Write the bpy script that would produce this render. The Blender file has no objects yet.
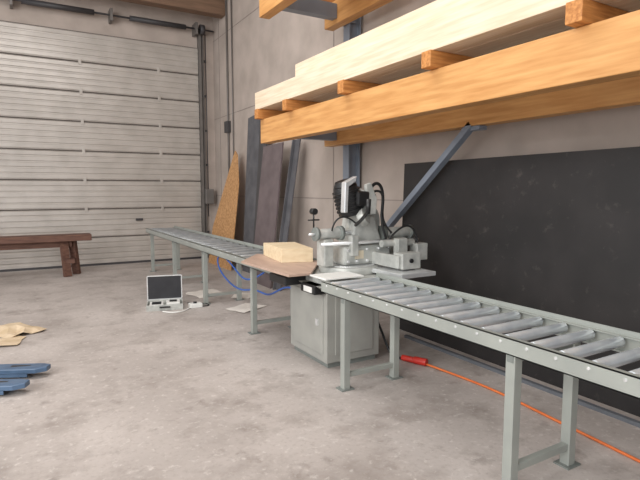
import bpy, bmesh, math, random
from mathutils import Vector, Matrix
random.seed(4)
scene=bpy.context.scene
try:
    scene.view_settings.view_transform='Standard'
    scene.view_settings.look='None'
except Exception: pass

# ---------------- materials ----------------
def s2l(c):
    return tuple(((x/255)/12.92 if x/255<=0.04045 else ((x/255+0.055)/1.055)**2.4) for x in c)
def mat(name,c1,c2=None,rough=.6,metal=0,scale=5,stretch=(1,1,1),detail=6,bump=0,contrast=(.35,.65),spots=None,fine=None):
    m=bpy.data.materials.new(name); m.use_nodes=True
    nt=m.node_tree; b=nt.nodes['Principled BSDF']
    b.inputs['Roughness'].default_value=rough; b.inputs['Metallic'].default_value=metal
    if c2 is None: c2=tuple(max(0,x*.92) for x in c1)
    tc=nt.nodes.new('ShaderNodeTexCoord'); mp=nt.nodes.new('ShaderNodeMapping')
    mp.inputs['Scale'].default_value=stretch
    nt.links.new(tc.outputs['Object'],mp.inputs['Vector'])
    n=nt.nodes.new('ShaderNodeTexNoise'); n.inputs['Scale'].default_value=scale; n.inputs['Detail'].default_value=detail
    nt.links.new(mp.outputs[0],n.inputs['Vector'])
    r=nt.nodes.new('ShaderNodeValToRGB')
    r.color_ramp.elements[0].position=contrast[0]; r.color_ramp.elements[1].position=contrast[1]
    r.color_ramp.elements[0].color=(*s2l(c2),1); r.color_ramp.elements[1].color=(*s2l(c1),1)
    nt.links.new(n.outputs['Fac'],r.inputs[0])
    out=r.outputs[0]
    sl=[]
    for sp in (spots,fine):
        if not sp: continue
        sl+= sp if isinstance(sp,list) else [sp]
    for sp in sl:
        col,sc,lo,hi,amt=sp
        n2=nt.nodes.new('ShaderNodeTexNoise'); n2.inputs['Scale'].default_value=sc; n2.inputs['Detail'].default_value=10
        n2.inputs['Roughness'].default_value=.65
        nt.links.new(tc.outputs['Object'],n2.inputs['Vector'])
        r2=nt.nodes.new('ShaderNodeMapRange'); r2.inputs[1].default_value=lo; r2.inputs[2].default_value=hi; r2.inputs[4].default_value=amt
        nt.links.new(n2.outputs['Fac'],r2.inputs[0])
        mx=nt.nodes.new('ShaderNodeMix'); mx.data_type='RGBA'
        nt.links.new(r2.outputs[0],mx.inputs[0]); nt.links.new(out,mx.inputs[6]); mx.inputs[7].default_value=(*s2l(col),1)
        out=mx.outputs[2]
    nt.links.new(out,b.inputs['Base Color'])
    if bump:
        bp=nt.nodes.new('ShaderNodeBump'); bp.inputs['Strength'].default_value=bump; bp.inputs['Distance'].default_value=.01
        nt.links.new(n.outputs['Fac'],bp.inputs['Height']); nt.links.new(bp.outputs[0],b.inputs['Normal'])
    return m
M={}
M['floor']=mat('concrete_floor',(190,182,177),(168,160,155),rough=.6,scale=.8,detail=12,bump=.1,spots=[((142,133,127),2.0,.49,.68,.8),((124,114,108),5,.57,.72,.65),((150,140,132),30,.52,.66,.4)],fine=((216,211,206),18,.56,.70,.6))
M['wall']=mat('concrete_wall',(186,173,164),(170,158,149),rough=.9,scale=2,detail=10,bump=.1)
M['joint']=mat('joint_dark',(142,132,126))
M['ceil']=mat('ceiling_paint',(170,162,156))
M['door']=mat('door_sheet',(188,181,174),(176,169,162),rough=.28,metal=.15,scale=3)
M['seam']=mat('door_seam',(98,90,84))
M['track']=mat('galvanised_track',(122,117,113),rough=.5,metal=.3)
M['darksteel']=mat('dark_steel',(66,64,66),rough=.5)
M['glulam']=mat('glulam_orange',(216,164,104),(190,134,76),rough=.5,scale=5,stretch=(6,.5,6),detail=8,contrast=(.3,.7),spots=((150,92,46),5,.70,.74,.7))
M['pine']=mat('planed_pine',(230,213,190),(214,194,166),rough=.6,scale=5,stretch=(8,.5,8),detail=6)
M['joist']=mat('joist_pine',(204,142,80),(168,108,54),rough=.6,scale=8,stretch=(.6,6,6))
M['blue']=mat('bluegrey_steel',(132,140,152),(122,130,142),rough=.45)
M['rail']=mat('grey_floor_rail',(104,108,114))
M['black']=mat('black_formply',(44,41,41),(34,32,32),rough=.55,scale=3,spots=((88,82,78),9,.60,.82,.8))
M['green']=mat('conveyor_paint',(160,164,158),(150,154,149),rough=.38,metal=.1,scale=4)
M['green2']=mat('conveyor_paint_dark',(126,131,127),(116,121,118),rough=.45)
M['cab']=mat('cabinet_grey',(160,160,154),(150,150,145),rough=.45)
M['cast']=mat('cast_grey',(192,193,188),(166,168,164),rough=.38,metal=.1,scale=12)
M['zinc']=mat('zinc_roller',(226,232,236),(206,213,219),rough=.22,metal=.5,scale=8)
M['zinc2']=mat('darker_roller',(176,180,182),(156,160,163),rough=.3,metal=.5,scale=8)  # darker zinc tone for the rollers of the far conveyor
M['rubber']=mat('black_plastic',(36,36,37),(28,28,29),rough=.4)
M['chrome']=mat('bright_steel',(232,234,234),(214,216,217),rough=.25,metal=.5)
M['white']=mat('white_plastic',(232,232,228),(220,220,216),rough=.5)
M['osb']=mat('osb_board',(206,160,112),(172,126,80),rough=.8,scale=22,detail=3)
M['ply']=mat('brown_ply',(192,166,150),(176,150,134),rough=.5,scale=3,stretch=(4,1,1))
M['lightply']=mat('light_ply',(232,214,182),(220,198,162),rough=.6,scale=4,stretch=(1,6,6))
M['brownplate']=mat('brown_coated_plate',(112,100,101),(98,87,88),rough=.6)
M['greyplate']=mat('grey_plate',(98,98,102),(82,82,86),rough=.6)
M['benchwood']=mat('bench_wood',(112,80,66),(86,58,48),rough=.7,scale=6,stretch=(.6,5,5))
M['pblue']=mat('pallet_truck_blue',(82,106,134),(64,86,112),rough=.35)
M['orange']=mat('orange_cable',(218,118,62),(202,102,50),rough=.5)
M['red']=mat('red_plug',(206,56,44),(186,46,36),rough=.4)
M['bluehose']=mat('blue_hose',(64,106,186),(52,90,166),rough=.35)
M['paper']=mat('kraft_paper',(212,192,164),(194,172,140),rough=.9,scale=8)
M['whitepaper']=mat('white_paper',(232,226,218),(218,212,204),rough=.9)
M['label']=mat('cream_label',(226,214,190))
M['screen']=mat('case_lining',(50,50,54),(40,40,44),rough=.7)
M['roofwood']=mat('roof_timber',(128,100,80),(108,84,66),scale=5,stretch=(.5,5,5))

# ---------------- helpers ----------------
def empty(name,loc=(0,0,0)):
    e=bpy.data.objects.new(name,None); scene.collection.objects.link(e); e.location=loc; e.empty_display_size=.1
    return e
def finish(name,bm,m,parent=None,bevel=0,smooth=False):
    me=bpy.data.meshes.new(name)
    bmesh.ops.recalc_face_normals(bm,faces=bm.faces)
    bm.to_mesh(me); bm.free()
    me.materials.append(M[m])
    o=bpy.data.objects.new(name,me); scene.collection.objects.link(o)
    if parent: o.parent=parent; 
    if smooth:
        for p in me.polygons: p.use_smooth=True
    if bevel:
        b=o.modifiers.new('bevel','BEVEL'); b.width=bevel; b.segments=2; b.limit_method='ANGLE'
    return o
def bm_box(bm,x0,x1,y0,y1,z0,z1):
    vs=[bm.verts.new((x,y,z)) for x in (x0,x1) for y in (y0,y1) for z in (z0,z1)]
    for f in ((0,1,3,2),(4,6,7,5),(0,4,5,1),(2,3,7,6),(0,2,6,4),(1,5,7,3)):
        bm.faces.new([vs[i] for i in f])
def box(name,x0,x1,y0,y1,z0,z1,m,parent=None,bevel=0):
    bm=bmesh.new(); bm_box(bm,x0,x1,y0,y1,z0,z1)
    return finish(name,bm,m,parent,bevel)
def boxes(name,lst,m,parent=None,bevel=0):
    bm=bmesh.new()
    for b in lst: bm_box(bm,*b)
    return finish(name,bm,m,parent,bevel)
def bm_cyl(bm,p0,p1,r,r2=None,seg=20):
    p0=Vector(p0);p1=Vector(p1);d=p1-p0
    rot=d.to_track_quat('Z','Y').to_matrix().to_4x4()
    bmesh.ops.create_cone(bm,cap_ends=True,segments=seg,radius1=r,radius2=r if r2 is None else r2,depth=d.length,matrix=Matrix.Translation((p0+p1)/2)@rot)
def cyls(name,lst,m,parent=None,seg=20,bevel=0):
    bm=bmesh.new()
    for c in lst:
        bm_cyl(bm,c[0],c[1],c[2],c[3] if len(c)>3 else None,seg)
    o=finish(name,bm,m,parent,bevel)
    for p in o.data.polygons:
        if len(p.vertices)==4: p.use_smooth=True
    return o
def cyl(name,p0,p1,r,m,parent=None,r2=None,seg=24,bevel=0):
    return cyls(name,[(p0,p1,r,r2)],m,parent,seg,bevel)
def prism(name,pts,vec,m,parent=None,bevel=0):
    bm=bmesh.new(); vec=Vector(vec)
    a=[bm.verts.new(p) for p in pts]; b=[bm.verts.new(Vector(p)+vec) for p in pts]
    n=len(pts); bm.faces.new(a); bm.faces.new(b[::-1])
    for i in range(n): bm.faces.new((a[i],a[(i+1)%n],b[(i+1)%n],b[i]))
    return finish(name,bm,m,parent,bevel)
def bar(name,p0,p1,w,h,m,parent=None,bevel=0):
    p0=Vector(p0);p1=Vector(p1);d=p1-p0
    bm=bmesh.new(); L=d.length
    bm_box(bm,-w/2,w/2,-h/2,h/2,0,L)
    bm.transform(Matrix.Translation(p0)@d.to_track_quat('Z','Y').to_matrix().to_4x4())
    return finish(name,bm,m,parent,bevel)
def tube(name,pts,r,m,parent=None,cyclic=False):
    cu=bpy.data.curves.new(name,'CURVE'); cu.dimensions='3D'; cu.bevel_depth=r; cu.bevel_resolution=3; cu.resolution_u=10
    sp=cu.splines.new('NURBS'); sp.points.add(len(pts)-1)
    for i,p in enumerate(pts): sp.points[i].co=(*p,1)
    sp.order_u=min(4,len(pts)); sp.use_endpoint_u=True; sp.use_cyclic_u=cyclic
    cu.use_fill_caps=True
    cu.materials.append(M[m])
    o=bpy.data.objects.new(name,cu); scene.collection.objects.link(o)
    if parent: o.parent=parent
    return o

WX=4.1; DY=12.0
# ---------------- shell ----------------
box('floor',-9,WX+.2,-6,DY+.3,-.2,0,'floor')
e=empty('wall_right')
box('panel_face',WX,WX+.2,-6,DY+.3,0,7,'wall',e)
jl=[]
for y in (-4,1.0,6.6,11.6): jl.append((WX-.004,WX+.01,y-.01,y+.01,0,7))
for z in (1.5,3.3,5.1): jl.append((WX-.004,WX+.01,-6,DY,z-.006,z+.006))
boxes('panel_joints',jl,'joint',e)
DX0,DX1,DH=-1.3,3.7,4.9
e=empty('wall_back')
box('pier_right',DX1-.05,WX,DY+.01,DY+.3,0,7,'wall',e)
box('pier_left',-9,DX0+.05,DY+.01,DY+.3,0,7,'wall',e)
box('lintel',DX0+.05,DX1-.05,DY+.01,DY+.3,DH-.05,7,'wall',e)
box('ceiling',-9,WX+.2,-6,DY+.3,7,7.2,'ceil')
# sectional door (runs on the inside face of the wall)
e=empty('door_1')
D=DY-.09
n=8; ph=DH/n
bm=bmesh.new()
for i in range(n):
    z0=i*ph+.010; z1=(i+1)*ph-.010
    prof=[(D+.05,z0),(D+.02,z0+.004)]
    k=5; st=(z1-z0)/k
    for j in range(k):
        a=z0+j*st
        prof+=[(D+.02,a+st*.10),(D+.008,a+st*.2),(D+.012,a+st*.80),(D+.02,a+st*.9)]
    prof+=[(D+.05,z1)]
    A=[bm.verts.new((DX0,y,z)) for y,z in prof]; B=[bm.verts.new((DX1,y,z)) for y,z in prof]
    for q in range(len(prof)-1): bm.faces.new((A[q],B[q],B[q+1],A[q+1]))
finish('door_panels',bm,'door',e)
box('door_backing',DX0,DX1,D+.05,D+.085,0,DH,'seam',e)
boxes('panel_hinges',[(x-.03,x+.03,D-.006,D+.02,i*ph-.06,i*ph+.06) for i in range(1,n) for x in (-.4,1.2,2.8)],'door',e,.004)
box('bottom_seal',DX0,DX1,D-.01,D+.045,0,.045,'darksteel',e)
box('handle',2.2,2.35,D-.03,D+.01,.95,1.0,'darksteel',e)
e=empty('door_track_rail')
boxes('vertical_tracks',[(DX1+.01,DX1+.07,DY-.13,DY-.01,0,5.2),(DX1+.1,DX1+.14,DY-.08,DY-.01,0,5.2)],'track',e)
boxes('brackets',[(DX1+.01,DX1+.2,DY-.05,DY-.005,z,z+.05) for z in (.6,1.4,2.2,3.0,3.8,4.6)],'darksteel',e)
cyls('spring_shaft',[((DX0,DY-.2,5.28),(WX-.05,DY-.2,5.28),.02),((.2,DY-.2,5.28),(1.5,DY-.2,5.28),.055),((2.2,DY-.2,5.28),(3.4,DY-.2,5.28),.055),((3.72,DY-.2,5.28),(3.82,DY-.2,5.28),.11)],'darksteel',e)
boxes('shaft_plates',[(x,x+.05,DY-.3,DY-.005,5.15,5.4) for x in (0,1.8,3.6)],'track',e)
cyl('drive_chain',(3.86,DY-.15,5.2),(3.86,DY-.15,1.0),.012,'darksteel',e)
box('operator_box',3.78,3.98,DY-.22,DY-.01,1.3,1.65,'track',e,.01)
e=empty('roof_beam')
box('purlin_a',-2,WX-.02,DY-.9,DY-.65,5.45,5.8,'roofwood',e)
box('purlin_b',-2,WX-.02,DY-4.0,DY-3.75,6.6,6.95,'roofwood',e)
e=empty('wall_conduit')
cyls('pipes',[((WX-.03,11.0,0.0),(WX-.03,11.0,6.5),.022),((WX-.03,10.7,0.3),(WX-.03,10.7,6.5),.015)],'track',e)
boxes('junction_boxes',[(WX-.09,WX-.005,10.9,11.1,2.9,3.15),(WX-.09,WX-.005,10.6,10.8,1.8,2.0)],'darksteel',e,.006)

# ---------------- rack ----------------
e=empty('cantilever_rack')
XF,XB=2.79,3.75; YE=6.17; YN=-1.5
for lv,(zb,hh) in enumerate(((2.23,.3),(3.8,.3))):
    boxes('front_beam_%d'%lv,[(XF-.07,XF+.07,YN,YE,zb,zb+hh)],'glulam',e,.006)
    boxes('back_beam_%d'%lv,[(XB-.07,XB+.07,YN,YE,zb,zb+hh)],'glulam',e,.006)
    for y in (5.9,1.0,-1.2):
        box('arm',XF+.075,XB-.075,y-.06,y+.06,zb+.06,zb+.24,'blue',e)
        box('arm_root',XB+.075,3.97,y-.06,y+.06,zb+.04,zb+.28,'blue',e)
for y in (5.9,1.0,-1.2):
    boxes('post',[(3.86,3.875,y-.07,y+.07,0,6.6),(4.035,4.05,y-.07,y+.07,0,6.6),(3.875,4.035,y-.008,y+.008,0,6.6),(3.85,4.09,y-.11,y+.11,0,.015)],'blue',e)
bar('diagonal_brace',(3.72,5.7,.42),(3.72,3.50,2.25),.08,.06,'blue',e)
boxes('brace_plates',[(3.70,3.80,3.40,3.62,2.19,2.228),(3.70,3.86,5.66,5.86,.33,.5)],'blue',e)
e=empty('timber_stack')
ys=[6.1,5.3,4.12,2.95,1.78,.6,-.6]
boxes('joists',[(2.63,3.8,y-.05,y+.05,2.531,2.65) for y in ys],'joist',e,.004)
random.seed(2)
lst=[];x=2.66
while x<3.6:
    yy=6.2+random.uniform(-.05,.06); lst.append((x,x+.19,-1.2,yy if x>2.7 else 6.2,2.651,2.866)); x+=.196
boxes('lower_beams',lst,'pine',e,.004)
lst=[];x=2.76
while x<3.6:
    lst.append((x,x+.155,-1.2,5.25+random.uniform(-.05,.05),2.869,3.045)); x+=.16
boxes('upper_beams',lst,'pine',e,.004)
e=empty('timber_stack.001')
boxes('joists',[(2.66,3.8,y-.05,y+.05,4.101,4.21) for y in ys],'joist',e)
boxes('boards',[(2.70+i*.2,2.89+i*.2,-1.2,5.6,4.211,4.35) for i in range(5)],'pine',e)

# ---------------- black sheet + leaning boards ----------------
def lean(name,pts,thick,m,parent=None):
    return prism(name,pts,(thick,0,0),m,parent)
lean('black_formwork_panel',[(3.775,-1.2,.0),(3.775,4.62,.0),(3.83,4.62,1.93),(3.83,-1.2,1.95)],.018,'black')
box('floor_rail',3.60,3.64,.2,4.3,0,.03,'rail')
lean('osb_offcut',[(3.6,9.75,0),(3.6,11.15,0),(3.70,11.1,.8),(3.93,10.25,2.45),(3.90,10.05,2.35),(3.8,9.75,1.75)],.02,'osb')
lean('grey_sheet',[(3.82,9.05,0),(3.82,9.65,0),(3.99,9.65,3.05),(3.99,9.05,3.1)],.02,'greyplate')
lean('grey_sheet.001',[(3.72,8.62,0),(3.72,8.95,0),(3.95,8.95,2.95),(3.95,8.62,2.9)],.02,'darksteel')
lean('brown_sheet',[(3.5,7.62,0),(3.5,8.45,0),(3.8,8.5,2.4),(3.8,7.72,2.42)],.025,'brownplate')
e=empty('leaning_steel_section')
lean('web',[(3.55,7.35,0),(3.55,7.5,0),(3.93,7.5,2.45),(3.93,7.35,2.45)],.02,'greyplate',e)
lean('flange',[(3.50,7.50,0),(3.50,7.53,0),(3.88,7.53,2.45),(3.88,7.50,2.45)],.08,'greyplate',e)

# ---------------- roller conveyors ----------------
X0,X1=2.19,2.78; ZT=.85
def conveyor(name,y0,y1,legs,sp,ph0,rm):
    e=empty(name)
    boxes('front_rail',[(X0,X0+.006,y0,y1,ZT-.09,ZT),(X0,X0+.035,y0,y1,ZT-.006,ZT),(X0,X0+.035,y0,y1,ZT-.09,ZT-.084)],'green',e)
    boxes('back_rail',[(X1-.006,X1,y0,y1,ZT-.09,ZT+.03),(X1-.035,X1,y0,y1,ZT-.006,ZT),(X1-.035,X1,y0,y1,ZT-.09,ZT-.084)],'green',e)
    rl=[];ax=[];y=y0+ph0
    while y<y1-.03:
        rl.append(((X0+.045,y,ZT-.028),(X1-.045,y,ZT-.028),.03)); ax.append(((X0-.004,y,ZT-.028),(X1+.004,y,ZT-.028),.008)); y+=sp
    cyls('rollers',rl,rm,e,seg=24,bevel=.004); cyls('axles',ax,'chrome',e,seg=8)
    boxes('cross_ties',[(X0+.006,X1-.006,yy-.02,yy+.02,ZT-.13,ZT-.09) for yy in legs],'green2',e)
    for yy in legs:
        boxes('leg_frame',[(X0+.01,X0+.07,yy-.03,yy+.03,.0,ZT-.09),(X1-.07,X1-.01,yy-.03,yy+.03,.0,ZT-.09),(X0+.07,X1-.07,yy-.02,yy+.02,.1,.14)],'green',e,.003)
        boxes('foot_plates',[(X0-.02,X0+.1,yy-.05,yy+.05,0,.01),(X1-.1,X1+.02,yy-.05,yy+.05,0,.01)],'green2',e)
    return e
conveyor('roller_conveyor',-.9,3.72,(3.4,1.76,-.6),.165,.08,'zinc')
conveyor('roller_conveyor.001',4.62,10.85,(5.3,7.06,8.75,10.45),.26,.1,'zinc2')

# ---------------- saw ----------------
e=empty('cutoff_saw')
box('cabinet',2.33,2.92,3.86,4.58,.05,.74,'cab',e,.008)
box('plinth',2.36,2.89,3.89,4.55,0,.05,'green2',e)
box('cabinet_door',2.322,2.332,3.92,4.52,.12,.68,'cab',e,.004)
box('side_panel',2.42,2.84,3.852,3.862,.12,.68,'cab',e,.004)
box('door_lock',2.312,2.322,4.0,4.04,.38,.44,'chrome',e)
prism('chip_tray',[(2.22,3.78,.78),(3.05,3.78,.78),(2.94,3.84,.72),(2.31,3.84,.72)],(0,.8,0),'cab',e,.004)
box('machine_table',2.30,3.2,3.74,4.60,.78,.83,'cast',e,.008)
cyl('turntable',(2.78,4.18,.83),(2.78,4.18,.90),.30,'cast',e,seg=40,bevel=.008)
cyl('turntable_scale',(2.78,4.18,.90),(2.78,4.18,.91),.26,'chrome',e,seg=40)
box('side_extension',2.85,3.25,3.45,4.0,.85,.89,'chrome',e,.004)
box('infeed_wing',2.22,2.62,3.70,3.98,.855,.87,'white',e,.003)
box('body_casting',2.62,3.18,4.02,4.36,.91,1.10,'cast',e,.03)
box('fence_left',2.95,2.99,3.62,4.05,.91,1.03,'cast',e,.006)
box('fence_right',2.95,2.99,4.3,4.75,.91,1.03,'cast',e,.006)
prism('column',[(2.72,4.06,1.10),(3.1,4.06,1.10),(3.0,4.06,1.38),(2.78,4.06,1.38)],(0,.24,0),'cast',e,.02)
cyls('clamp_cylinders',[((2.36,4.1,1.22),(2.62,4.1,1.22),.05),((3.12,4.1,1.2),(3.46,4.1,1.2),.055),((3.0,3.95,1.11),(3.4,3.95,1.11),.035)],'cast',e,bevel=.004)
cyls('clamp_flanges',[((2.34,4.1,1.22),(2.37,4.1,1.22),.065),((2.6,4.1,1.22),(2.64,4.1,1.22),.07),((3.1,4.1,1.2),(3.14,4.1,1.2),.075),((3.45,4.1,1.2),(3.49,4.1,1.2),.07)],'green2',e)
cyls('clamp_rods',[((2.62,4.1,1.22),(2.80,4.1,1.22),.02),((2.28,4.1,1.22),(2.36,4.1,1.22),.012),((2.35,4.0,1.13),(3.5,4.0,1.13),.016)],'chrome',e)
boxes('clamp_blocks',[(2.42,2.52,4.05,4.2,.91,1.17),(3.26,3.38,4.03,4.2,.88,1.15),(2.68,2.76,3.98,4.06,1.0,1.2)],'cast',e,.01)
boxes('valve_blocks',[(3.38,3.52,3.86,3.98,.93,1.1),(3.14,3.26,3.86,3.94,1.0,1.16)],'cast',e,.01)
cyls('tie_bolts',[((x,4.0,z),(x,4.03,z),.014) for x in (2.66,2.76,2.88,3.02,3.14) for z in (.95,1.06)],'chrome',e,seg=6)
cyl('blade_guard',(2.93,4.13,1.32),(2.93,4.19,1.32),.19,'cast',e,seg=40,bevel=.008)
cyl('saw_blade',(2.93,4.155,1.25),(2.93,4.165,1.25),.165,'chrome',e,seg=48)
cyl('guard_hub',(2.93,4.08,1.32),(2.93,4.13,1.32),.06,'chrome',e)
cyl('gear_housing',(2.83,4.12,1.34),(2.90,4.05,1.62),.095,'cast',e,bevel=.01)
cyl('gear_cover',(2.78,4.0,1.36),(2.82,3.95,1.39),.085,'cast',e,bevel=.006)
cyl('motor',(2.74,4.08,1.40),(2.66,4.08,1.67),.125,'rubber',e,r2=.115,seg=32,bevel=.012)
cyls('motor_fins',[((2.74-.08*t/.27,4.08,1.40+t),(2.74-.08*(t+.012)/.27,4.08,1.412+t),.135) for t in (.04,.075,.11,.145,.18,.215)],'rubber',e,seg=32)
cyl('fan_cover',(2.66,4.08,1.67),(2.645,4.08,1.72),.11,'rubber',e,r2=.085,bevel=.008)
box('terminal_box',2.70,2.84,3.92,4.0,1.48,1.62,'rubber',e,.02)
prism('guard_cap',[(2.56,3.93,1.42),(2.57,3.93,1.70),(2.70,3.93,1.76),(2.69,3.93,1.71),(2.61,3.93,1.66),(2.60,3.93,1.42)],(0,.07,0),'chrome',e,.008)
prism('motor_bracket',[(2.84,3.93,1.40),(2.80,3.93,1.68),(2.86,3.93,1.70),(2.93,3.93,1.55),(2.92,3.93,1.40)],(0,.04,0),'cast',e,.006)
tube('pull_handle',[(2.72,3.98,1.30),(2.68,3.85,1.34),(2.66,3.74,1.40),(2.66,3.70,1.44)],.016,'rubber',e)
cyl('handle_grip',(2.66,3.70,1.42),(2.66,3.69,1.55),.022,'rubber',e)
tube('hose_a',[(2.92,4.1,1.55),(3.0,4.1,1.72),(3.12,4.1,1.70),(3.14,4.1,1.5),(3.1,4.1,1.3),(3.2,4.05,1.2)],.016,'rubber',e)
tube('hose_b',[(2.94,4.05,1.6),(3.05,4.02,1.66),(3.10,4.02,1.5),(3.02,4.02,1.35),(3.1,4.0,1.15)],.012,'rubber',e)
tube('hose_c',[(3.14,4.0,1.15),(3.3,3.95,1.34),(3.42,3.95,1.3),(3.44,3.93,1.1)],.010,'rubber',e)
tube('hose_d',[(2.5,4.05,1.25),(2.5,4.0,1.4),(2.62,4.0,1.42),(2.75,4.0,1.30)],.008,'rubber',e)
cyls('gauge_stand',[((2.36,4.15,1.27),(2.36,4.15,1.46),.008),((2.36,4.12,1.43),(2.36,4.18,1.43),.03),((2.30,4.15,1.35),(2.42,4.15,1.35),.007)],'rubber',e)
box('control_box',2.98,3.2,3.60,3.74,.90,1.05,'cast',e,.01)
cyl('control_knob',(3.08,3.60,.98),(3.08,3.585,.98),.02,'rubber',e)
box('machine_label',2.74,2.84,4.015,4.022,.97,1.05,'label',e)
box('switch_unit',2.20,2.32,3.86,4.12,.70,.78,'rubber',e,.01)
box('switch_face',2.195,2.2,3.9,4.05,.715,.765,'white',e)
box('under_motor',2.08,2.32,4.2,4.55,.74,.82,'rubber',e,.01)
e2=empty('power_cable')
tube('black_lead',[(2.93,3.98,.45),(3.02,3.95,.25),(3.06,3.9,.05),(3.07,3.82,.015),(3.08,3.74,.015),(3.09,3.69,.025)],.012,'rubber',e2)
cyl('plug_a',(3.085,3.71,.032),(3.13,3.59,.032),.028,'red',e2,bevel=.004)
cyl('plug_b',(3.13,3.59,.035),(3.18,3.47,.035),.035,'red',e2,bevel=.004)
tube('orange_lead',[(3.175,3.48,.02),(3.22,3.2,.012),(3.26,2.8,.012),(3.20,2.3,.012),(3.16,1.9,.012),(3.12,1.5,.012),(3.08,1.1,.012),(3.0,.5,.012),(3.0,-.5,.012)],.010,'orange',e2)

# wood on conveyor
prism('plywood_offcut',[(2.03,4.02,.855),(1.99,5.06,.855),(2.4,5.58,.855),(2.72,4.66,.855),(2.26,4.02,.855)],(0,0,.022),'ply',bevel=.002)
prism('wooden_box',[(2.3,4.72,.878),(2.62,4.62,.878),(2.76,5.3,.878),(2.4,5.4,.878)],(0,0,.145),'lightply',bevel=.004)

tube('blue_air_hose',[(2.66,5.6,.75),(2.6,5.9,.55),(2.55,6.3,.4),(2.6,6.7,.45),(2.6,7.1,.6),(2.5,7.3,.7),(2.45,7.2,.5),(2.5,6.8,.3),(2.5,6.3,.28),(2.5,5.9,.4),(2.5,5.5,.35),(2.5,5.2,.5),(2.5,4.9,.6),(2.5,4.59,.55)],.012,'bluehose')

# ---------------- case ----------------
e=empty('open_tool_case')
cx,cy=1.66,7.1
boxes('base_tray',[(-.24,.24,-.17,.17,0,.012),(-.24,.24,-.17,-.158,.012,.08),(-.24,.24,.158,.17,.012,.08),(-.24,-.228,-.158,.158,.012,.08),(.228,.24,-.158,.158,.012,.08)],'cast',e,.003)
boxes('lid',[(-.24,.24,.19,.2,.08,.43),(-.24,.24,.17,.19,.08,.095),(-.24,.24,.17,.19,.415,.43),(-.24,-.225,.17,.19,.08,.43),(.225,.24,.17,.19,.08,.43)],'chrome',e,.003)
box('lid_lining',-.223,.223,.178,.19,.096,.414,'screen',e)
boxes('instruments',[(-.2,-.02,-.13,.1,.012,.075),(.02,.2,-.1,.12,.012,.085)],'white',e,.006)
boxes('keys',[(-.17,-.05,-.1,.06,.075,.08),(.06,.16,-.02,.09,.085,.09)],'rubber',e)
box('carry_handle',-.07,.07,-.2,-.17,.04,.06,'rubber',e,.006)
e.location=(cx,cy,0); e.rotation_euler=(0,0,math.radians(-14))
e=empty('measuring_instrument')
box('body',1.95,2.12,6.86,6.98,0,.06,'white',e,.01)
cyl('knob',(2.03,6.92,.06),(2.03,6.92,.08),.025,'rubber',e)
tube('lead',[(1.95,6.9,.01),(1.87,6.77,.01),(1.76,6.70,.01),(1.64,6.73,.01),(1.56,6.81,.02)],.008,'white',e)
tube('lead_b',[(2.12,6.90,.01),(2.24,6.87,.01),(2.26,7.02,.01),(2.14,7.12,.01),(2.0,7.2,.01)],.007,'rubber',e)

# ---------------- bench ----------------
e=empty('wooden_trestle_bench')
box('top_beam',-1.9,1.14,10.6,10.95,.67,.79,'benchwood',e,.008)
for xx in (.68,-1.55):
    bar('leg_a',(xx+.02,10.62,0),(xx-.02,10.72,.67),.13,.08,'benchwood',e)
    bar('leg_b',(xx+.2,10.92,0),(xx+.14,10.84,.67),.13,.08,'benchwood',e)
    box('leg_stretcher',xx-.05,xx+.15,10.62,10.9,.25,.33,'benchwood',e)
box('apron',-1.6,.8,10.74,10.80,.55,.67,'benchwood',e)

# ---------------- pallet truck ----------------
e=empty('pallet_truck')
for y0 in (-.27,.11):
    prism('fork',[(-.6,y0,.05),(.52,y0,.05),(.6,y0+.04,.055),(.6,y0+.12,.055),(.52,y0+.16,.05),(-.6,y0+.16,.05)],(0,0,.04),'pblue',e,.005)
    boxes('fork_skirt',[(-.6,.45,y0,y0+.008,.02,.05),(-.6,.45,y0+.152,y0+.16,.02,.05)],'pblue',e)
    cyl('load_roller',(.38,y0+.04,.04),(.38,y0+.12,.04),.038,'rubber',e)
    boxes('fork_slot',[(.28,.44,y0+.05,y0+.11,.0905,.0925)],'rubber',e)
box('yoke',-.78,-.6,-.27,.27,.05,.36,'pblue',e,.02)
cyl('pump',(-.86,0,.12),(-.86,0,.45),.06,'darksteel',e)
cyls('steer_wheels',[((-.86,-.1,.09),(-.86,-.05,.09),.09),((-.86,.05,.09),(-.86,.1,.09),.09)],'rubber',e)
bar('tiller',(-.88,0,.4),(-1.15,0,1.15),.04,.04,'pblue',e)
tube('tiller_loop',[(-1.14,0,1.12),(-1.15,-.12,1.2),(-1.18,-.12,1.32),(-1.19,0,1.36),(-1.18,.12,1.32),(-1.15,.12,1.2),(-1.14,0,1.12)],.014,'rubber',e)
e.location=(-.48,5.06,0); e.rotation_euler=(0,0,math.radians(-26))

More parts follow.
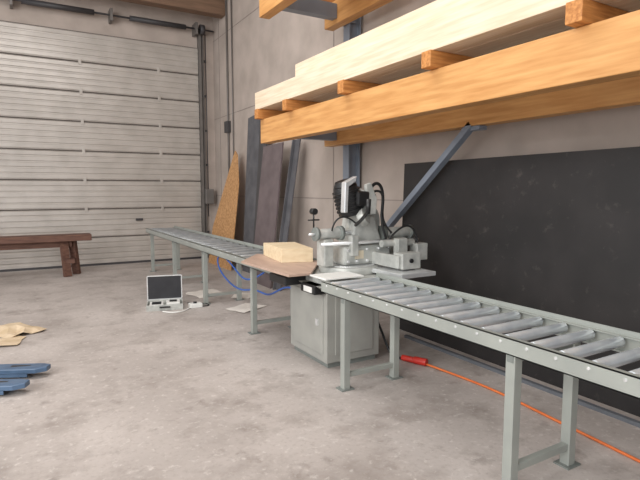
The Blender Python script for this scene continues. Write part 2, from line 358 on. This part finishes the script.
# ---------------- loose paper ----------------
def crumple(name,cx,cy,w,d,h,m,rot=0):
    bm=bmesh.new(); bmesh.ops.create_grid(bm,x_segments=5,y_segments=4,size=.5)
    for v in bm.verts:
        v.co.z=.006+random.random()*h*(1-abs(v.co.x)*1.4)
        v.co.x=v.co.x*w*(1+random.uniform(-.1,.1)); v.co.y=v.co.y*d*(1+random.uniform(-.1,.1)); 
    bm.transform(Matrix.Translation((cx,cy,0))@Matrix.Rotation(rot,4,'Z'))
    o=finish(name,bm,m); s=o.modifiers.new('s','SOLIDIFY'); s.thickness=.003; s.offset=1
    return o
crumple('kraft_paper_sheet',-.15,6.78,.45,.62,.08,'paper',.5)
crumple('kraft_paper_sheet.001',-.3,6.3,.5,.35,.03,'paper',-.2)
crumple('white_paper_sheet',2.45,7.75,.5,.5,.02,'whitepaper',.2)
crumple('white_paper_sheet.001',2.9,7.3,.4,.3,.02,'whitepaper',.9)
crumple('white_paper_sheet.002',2.62,6.5,.45,.35,.02,'whitepaper',.5)

# ---------------- light ----------------
w=bpy.data.worlds.new('world'); scene.world=w; w.use_nodes=True
bg=w.node_tree.nodes['Background']; bg.inputs[0].default_value=(.96,.98,1,1); bg.inputs[1].default_value=1.35
def area(name,loc,target,size,sy,energy,col):
    l=bpy.data.lights.new(name,'AREA'); l.shape='RECTANGLE'; l.size=size; l.size_y=sy; l.energy=energy; l.color=col
    o=bpy.data.objects.new(name,l); scene.collection.objects.link(o); o.location=loc
    o.rotation_euler=(Vector(target)-Vector(loc)).to_track_quat('-Z','Y').to_euler(); return o
area('gate_daylight',(-5.5,0,4.0),(3,6,.8),5,4,580,(1,.985,.965))
area('hall_lamp',(0,5,6.7),(0.2,5.2,0),6,3,300,(1,.98,.96))

# ---------------- camera ----------------
cam=bpy.data.cameras.new('camera'); co=bpy.data.objects.new('camera',cam); scene.collection.objects.link(co)
cam.sensor_width=36; cam.lens=36*510/640
yaw=math.radians(30.34); th=math.radians(5.6)
F=Vector((math.sin(yaw)*math.cos(th),math.cos(yaw)*math.cos(th),-math.sin(th)))
co.location=(0,0,1.63); co.rotation_euler=F.to_track_quat('-Z','Y').to_euler()
cam.clip_start=.05
scene.camera=co
